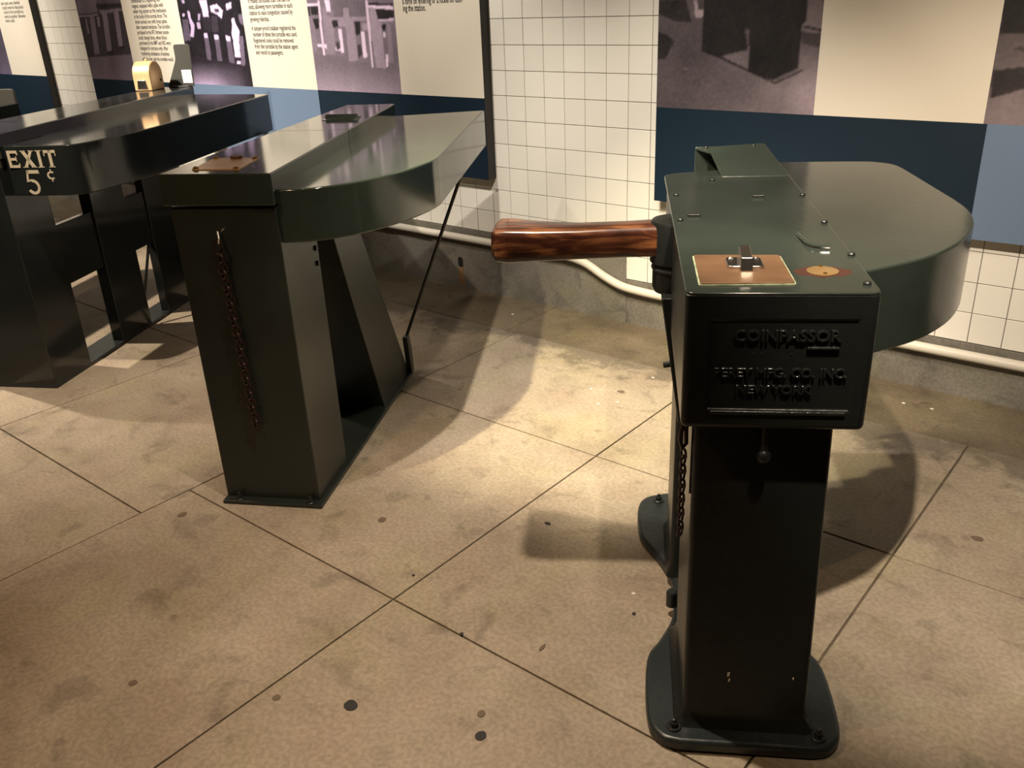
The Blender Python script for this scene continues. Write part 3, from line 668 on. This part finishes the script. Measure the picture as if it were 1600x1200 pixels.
# ------------------------------------------------------------------ right turnstile, cast iron
R0 = onz(1174, 1183)
tr = thing('turnstile', 'heavy cast-iron green turnstile with embossed front and wooden handle arm', 'turnstile', tuple(R0), 32)
left = [(-.14, .000), (-.178, .014), (-.203, .069), (-.201, .233), (-.172, .300), (-.142, .375), (-.134, .45), (-.136, .524), (-.160, .610), (-.205, .700), (-.217, .76), (-.217, .863), (-.195, .917), (-.136, .943)]
half = smooth_path(left, 4)
out = half+[(-.024-x, y) for x, y in half[::-1]]
base = part('base', MB().prism(out, 0, .030), 'enamel_base', tr, bev=.010, seg=3, ang=50)
def ringbox(levels, r, k=4):
    """rounded box lofted through (x0,x1,y0,y1,z)"""
    m = MB(); rows = []
    for (x0, x1, y0, y1, z, rr) in levels:
        rows.append([(p[0], p[1], z) for p in round_poly([(x0, y0), (x1, y0), (x1, y1), (x0, y1)], rr, k)])
    n = len(rows[0]); V = [p for q in rows for p in q]
    F = [(i*n+j, i*n+(j+1) % n, (i+1)*n+(j+1) % n, (i+1)*n+j) for i in range(len(rows)-1) for j in range(n)]
    F += [tuple(range(n))[::-1], tuple(range((len(rows)-1)*n, len(rows)*n))]
    return m.add(V, F)
part('front_post', ringbox([(-.152, .128, .034, .350, .028, .02), (-.140, .116, .046, .340, .040, .016), (-.133, .108, .054, .333, .062, .014), (-.137, .095, .056, .330, .74, .013)], .012), 'enamel_cast', tr)
part('rear_post', ringbox([(-.150, .126, .530, .780, .028, .02), (-.140, .104, .545, .755, .06, .012), (-.138, .100, .55, .745, .80, .012)], .01), 'enamel_cast', tr)
part('post_slot', MB().box(-.139, -.135, .072, .084, .555, .70), 'black_iron', tr, smooth=False)
part('stud', MB().lathe([(.013, .028), (.013, .066), (.010, .07)], 14, (-.140, .425, 0)), 'enamel_base', tr)
# head casting with recessed lettered front
x0, x1, y0, y1, z0, z1 = -.163, .131, .009, .62, .718, .9515
a0, a1, b0, b1, dp = -.124, .104, .754, .912, .0032
V = [(x0, y0, z0), (x1, y0, z0), (x1, y0, z1), (x0, y0, z1), (a0, y0, b0), (a1, y0, b0), (a1, y0, b1), (a0, y0, b1), (a0+.003, y0+dp, b0+.003), (a1-.003, y0+dp, b0+.003), (a1-.003, y0+dp, b1-.003), (a0+.003, y0+dp, b1-.003),
     (x0, y1, z0), (x1, y1, z0), (x1, y1, z1), (x0, y1, z1)]
Fc = [(0, 1, 5, 4), (1, 2, 6, 5), (2, 3, 7, 6), (3, 0, 4, 7), (4, 5, 9, 8), (5, 6, 10, 9), (6, 7, 11, 10), (7, 4, 8, 11), (8, 9, 10, 11), (1, 13, 14, 2), (13, 12, 15, 14), (12, 0, 3, 15), (3, 2, 14, 15), (0, 12, 13, 1)]
head = part('head_casting', MB().add(V, Fc), 'enamel_cast', tr)
bmc = bmesh.new(); bmc.from_mesh(head.data); bmc.verts.ensure_lookup_table()
ed = [bmc.edges.get((bmc.verts[i], bmc.verts[j])) for i, j in ((0, 3), (1, 2), (0, 1), (0, 12), (1, 13))]
bmesh.ops.bevel(bmc, geom=[e_ for e_ in ed if e_], offset=.011, segments=5, affect='EDGES', profile=.5)
bmesh.ops.recalc_face_normals(bmc, faces=bmc.faces); bmc.to_mesh(head.data); bmc.free()
for p in head.data.polygons: p.use_smooth = True
bm_ = head.modifiers.new('bevel', 'BEVEL'); bm_.width = .002; bm_.segments = 2; bm_.limit_method = 'ANGLE'; bm_.angle_limit = math.radians(40); bm_.harden_normals = True
def emboss(lines):
    mb = MB()
    for s, xc, w, zb, hh in lines:
        me = text_mesh(s, 1.0, extrude=.08, bev=.03, offset=.0); v, f = mesh_arrays(me); bpy.data.meshes.remove(me)
        xa, xb = v[:, 0].min(), v[:, 0].max(); ca = v[:, 1].max()
        sx, sz = w/(xb-xa), hh/ca
        mb.add([(xc-w/2+(q[0]-xa)*sx, y0+dp-.0005-q[2]*.045, zb+q[1]*sz) for q in v], f)
    return mb
for ln in (('COINPASSOR', -.003, .164, .876, .019), ('PEREY MFG. CO. INC.', -.010, .206, .814, .016), ('NEW YORK', -.018, .118, .785, .015)):
    eo = part('raised_lettering', emboss([ln]), 'enamel_letter', head, smooth=False); eo['label'] = 'raised cast lettering in dark green paint'
part('raised_bar', MB().box(.028, .078, y0+dp-.006, y0+dp+.001, .862, .867), 'enamel_letter', head, bev=.0022, seg=3)
part('raised_bar', MB().box(-.118, .098, y0-.0035, y0+.002, .747, .7535), 'enamel_letter', head, bev=.0022, seg=3)
for x in (-.052, -.041, .006): part('rivet_hole', MB().tube([(x, y0+dp-.001, .853), (x, y0+dp+.001, .853)], .002, 8), 'hole_black', head)
# top plate
tp = round_poly([(-.1635, .0085), (.1315, .0085), (.134, 1.02), (.05, 1.02), (-.168, .955)], [.020, .020, .01, .02, .035])
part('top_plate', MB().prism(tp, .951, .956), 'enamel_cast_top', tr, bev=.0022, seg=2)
# D-shaped wing
wg = [(.128, .130)]+smooth_path([(.146, .140), (.243, .205), (.302, .263), (.358, .341), (.405, .443), (.430, .547), (.434, .64)], 6)+smooth_path([(.421, 1.00), (.412, 1.05), (.38, 1.085), (.33, 1.10), (.134, 1.112)], 5)+[(.0, 1.112), (.0, .60), (.128, .60)]
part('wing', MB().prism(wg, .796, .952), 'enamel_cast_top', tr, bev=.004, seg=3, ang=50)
part('rear_casting', MB().prism([(-.160, .615), (.05, .615), (.05, 1.0), (-.160, .93)], .78, .943), 'enamel_cast', tr, bev=.003)
# hood at the back of the top plate
hd = part('hood', MB().add([(-.028, .905, .957), (.132, .905, .957), (.094, 1.10, 1.004), (-.050, 1.10, .997), (-.028, .905, .952), (.132, .905, .952), (.094, 1.10, .999), (-.050, 1.10, .992)],
     [(0, 1, 2, 3), (7, 6, 5, 4), (0, 4, 5, 1), (1, 5, 6, 2), (2, 6, 7, 3), (3, 7, 4, 0)]).box(-.082, .094, 1.098, 1.104, .90, .997).add([(-.082, 1.104, .9975), (-.050, 1.104, .9975), (-.046, 1.06, .9885), (-.082, 1.098, .994), (-.082, 1.104, .992), (-.050, 1.104, .992), (-.046, 1.06, .984), (-.082, 1.098, .990)],
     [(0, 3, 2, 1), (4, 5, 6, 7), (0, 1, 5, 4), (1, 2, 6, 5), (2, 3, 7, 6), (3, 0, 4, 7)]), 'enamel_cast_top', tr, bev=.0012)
for x, y in ((-.055, 1.092), (.066, 1.088)): screw(hd, x, y, .9975 if x > 0 else .994, .006)
for x, y in ((.117, .050), (.128, .212), (.126, .44), (.126, .685), (-.148, .70), (-.150, .47), (-.055, .862)): screw(tr, x, y, .956)
for x, y in ((.029, .675), (-.121, .505)): part('lug', MB().box(x-.013, x+.013, y-.006, y+.006, .955, .962), 'bolt_iron', tr, bev=.002)
part('coin_hook', MB().tube(smooth_path([(.060, .355, .958), (.062, .31, .960), (.070, .262, .961), (.100, .252, .960)], 4), .0035, 8), 'enamel_cast_top', tr)
cpl = part('coin_plate', MB().prism(round_poly([(-.139, .045), (.008, .050), (.006, .205), (-.139, .208)], .005), .9555, .960), 'copper_plate', tr, bev=.001)
part('plate_edge', MB().prism(round_poly([(-.1415, .0425), (.0105, .0475), (.0085, .2075), (-.1415, .2105)], .006), .9555, .9575), 'green_crust', tr, smooth=False)
cs = part('coin_chute', MB().prism(round_poly([(-.090, .118), (-.030, .118), (-.030, .172), (-.090, .172)], .010), .959, .966), 'chrome', cpl, bev=.002)
part('chute_cover', MB().add([(-.070, .105, .960), (-.050, .105, .960), (-.050, .170, .960), (-.070, .170, .960), (-.069, .112, .982), (-.051, .112, .982), (-.051, .160, .990), (-.069, .160, .990)], [(0, 3, 2, 1), (4, 5, 6, 7), (0, 1, 5, 4), (1, 2, 6, 5), (2, 3, 7, 6), (3, 0, 4, 7)]), 'chrome', cpl, bev=.0015)
for x in (-.081, -.039): part('rivet', MB().lathe([(.0045, .965), (.0045, .968), (.002, .970)], 8, (x, .158, 0)), 'chrome', cs)
dc = part('brass_disc', MB().lathe([(.0255, .9555), (.0255, .9578), (.024, .9585)], 28, (.0625, .118, 0)), 'brass_dull', tr)
for y in (.098, .138): part('rivet', MB().lathe([(.0035, .958), (.0035, .9598), (.0015, .961)], 8, (.0625, y, 0)), 'brass', dc)
plain('red_oxide', (0.05, 0.018, 0.012), 0.45)
part('worn_patch', MB().prism([(.063+.046*math.cos(t*.2618), .117+.029*math.sin(t*.2618)*(1+.15*math.sin(t*1.9))) for t in range(24)], .9555, .9561), 'red_oxide', tr, smooth=False)
# hub, neck and wooden handle on the left
hub = part('hub', MB().lathe([(.046, .790), (.050, .800), (.050, .852), (.056, .856), (.056, .938), (.053, .944), (.02, .946)], 28, (-.152, .53, 0)), 'enamel_cast', tr)
part('collar', MB().lathe([(.0515, .838), (.0535, .843), (.0515, .848)], 28, (-.152, .53, 0)), 'enamel_base', hub)
part('neck', MB().hexa([(-.139, .46, .50), (-.09, .46, .50), (-.09, .61, .50), (-.139, .61, .50)], [(-.184, .455, .795), (-.09, .455, .795), (-.09, .615, .795), (-.184, .615, .795)]), 'enamel_cast', tr, bev=.004)
part('neck_bolt', MB().tube([(-.160, .47, .64), (-.175, .47, .637)], .007, 8), 'bolt_iron', tr)
hs = []
for x, ya, yb, za, zb in ((-.195, .494, .570, .870, .939), (-.26, .494, .568, .869, .936), (-.36, .491, .574, .866, .932), (-.45, .488, .592, .863, .932), (-.51, .486, .610, .860, .934), (-.535, .489, .612, .862, .933), (-.545, .498, .604, .871, .926), (-.548, .514, .588, .884, .914)):
    hs.append([(x, p[0], p[1]) for p in round_poly([(ya, za), (yb, za), (yb, zb), (ya, zb)], .016, 3)])
N = len(hs[0]); V = [p for r_ in hs for p in r_]
Fh = [(i*N+j, i*N+(j+1) % N, (i+1)*N+(j+1) % N, (i+1)*N+j) for i in range(len(hs)-1) for j in range(N)]
Fh = [f[::-1] for f in Fh]+[tuple(range(N)), tuple(range((len(hs)-1)*N, len(hs)*N))[::-1]]
Fh = [f[::-1] for f in Fh]
ho = part('handle_arm', MB().add(V, Fh), 'varnished_wood', tr); ho['label'] = 'reddish brown varnished wooden arm'
bmh = bmesh.new(); bmh.from_mesh(ho.data); bmesh.ops.recalc_face_normals(bmh, faces=bmh.faces); bmh.to_mesh(ho.data); bmh.free()
part('latch_pin', MB().tube([(-.021, .030, .722), (-.021, .030, .668)], .0055, 10).lathe([(.004, .645), (.0105, .650), (.013, .658), (.0105, .666), (.004, .671)], 14, (-.021, .030, 0)), 'enamel_cast', tr)
for x, y in ((-.150, .036), (.130, .032), (-.158, .895), (.134, .895)): bolt(tr, x, y, .030, .0085)
for px, py, s in ((1138, 1053, .004), (1139, 1062, .003), (1239, 1060, .002)):
    d = ray(px, py); a = math.radians(32); nx_ = np.array([-math.sin(a), math.cos(a), 0])
    t = ((R0-CP)@nx_+.0545)/(d@nx_); w_ = CP+d*t-R0
    lx_ = w_[0]*math.cos(a)+w_[1]*math.sin(a)
    part('paint_chip', MB().prism([(lx_-s*.6, w_[2]-s*1.3), (lx_+s*.5, w_[2]-s), (lx_+s*.7, w_[2]+s*1.2), (lx_-s*.4, w_[2]+s)], -.0560, -.0525, axis='y'), 'paint_chip', tr, smooth=False)
# chain on the side of the cast post
cr = thing('chain', 'dark rusty chain with hook hanging beside the cast-iron post under the embossed head', 'chain', to_world(R0, 32, (-.150, .085, .70)), 32)
part('snap_hook', MB().tube([(.004, 0, .012), (-.004, .0, -.01), (-.008, 0, -.04), (-.003, 0, -.062), (.003, 0, -.05), (.002, 0, -.02), (.006, 0, .012)], .0040, 8), 'rust_chain', cr)
chain(cr, [(-.001, 0.0, -.070-i*.0150) for i in range(12)], link_mesh(.022, .0125, .0024), .9)
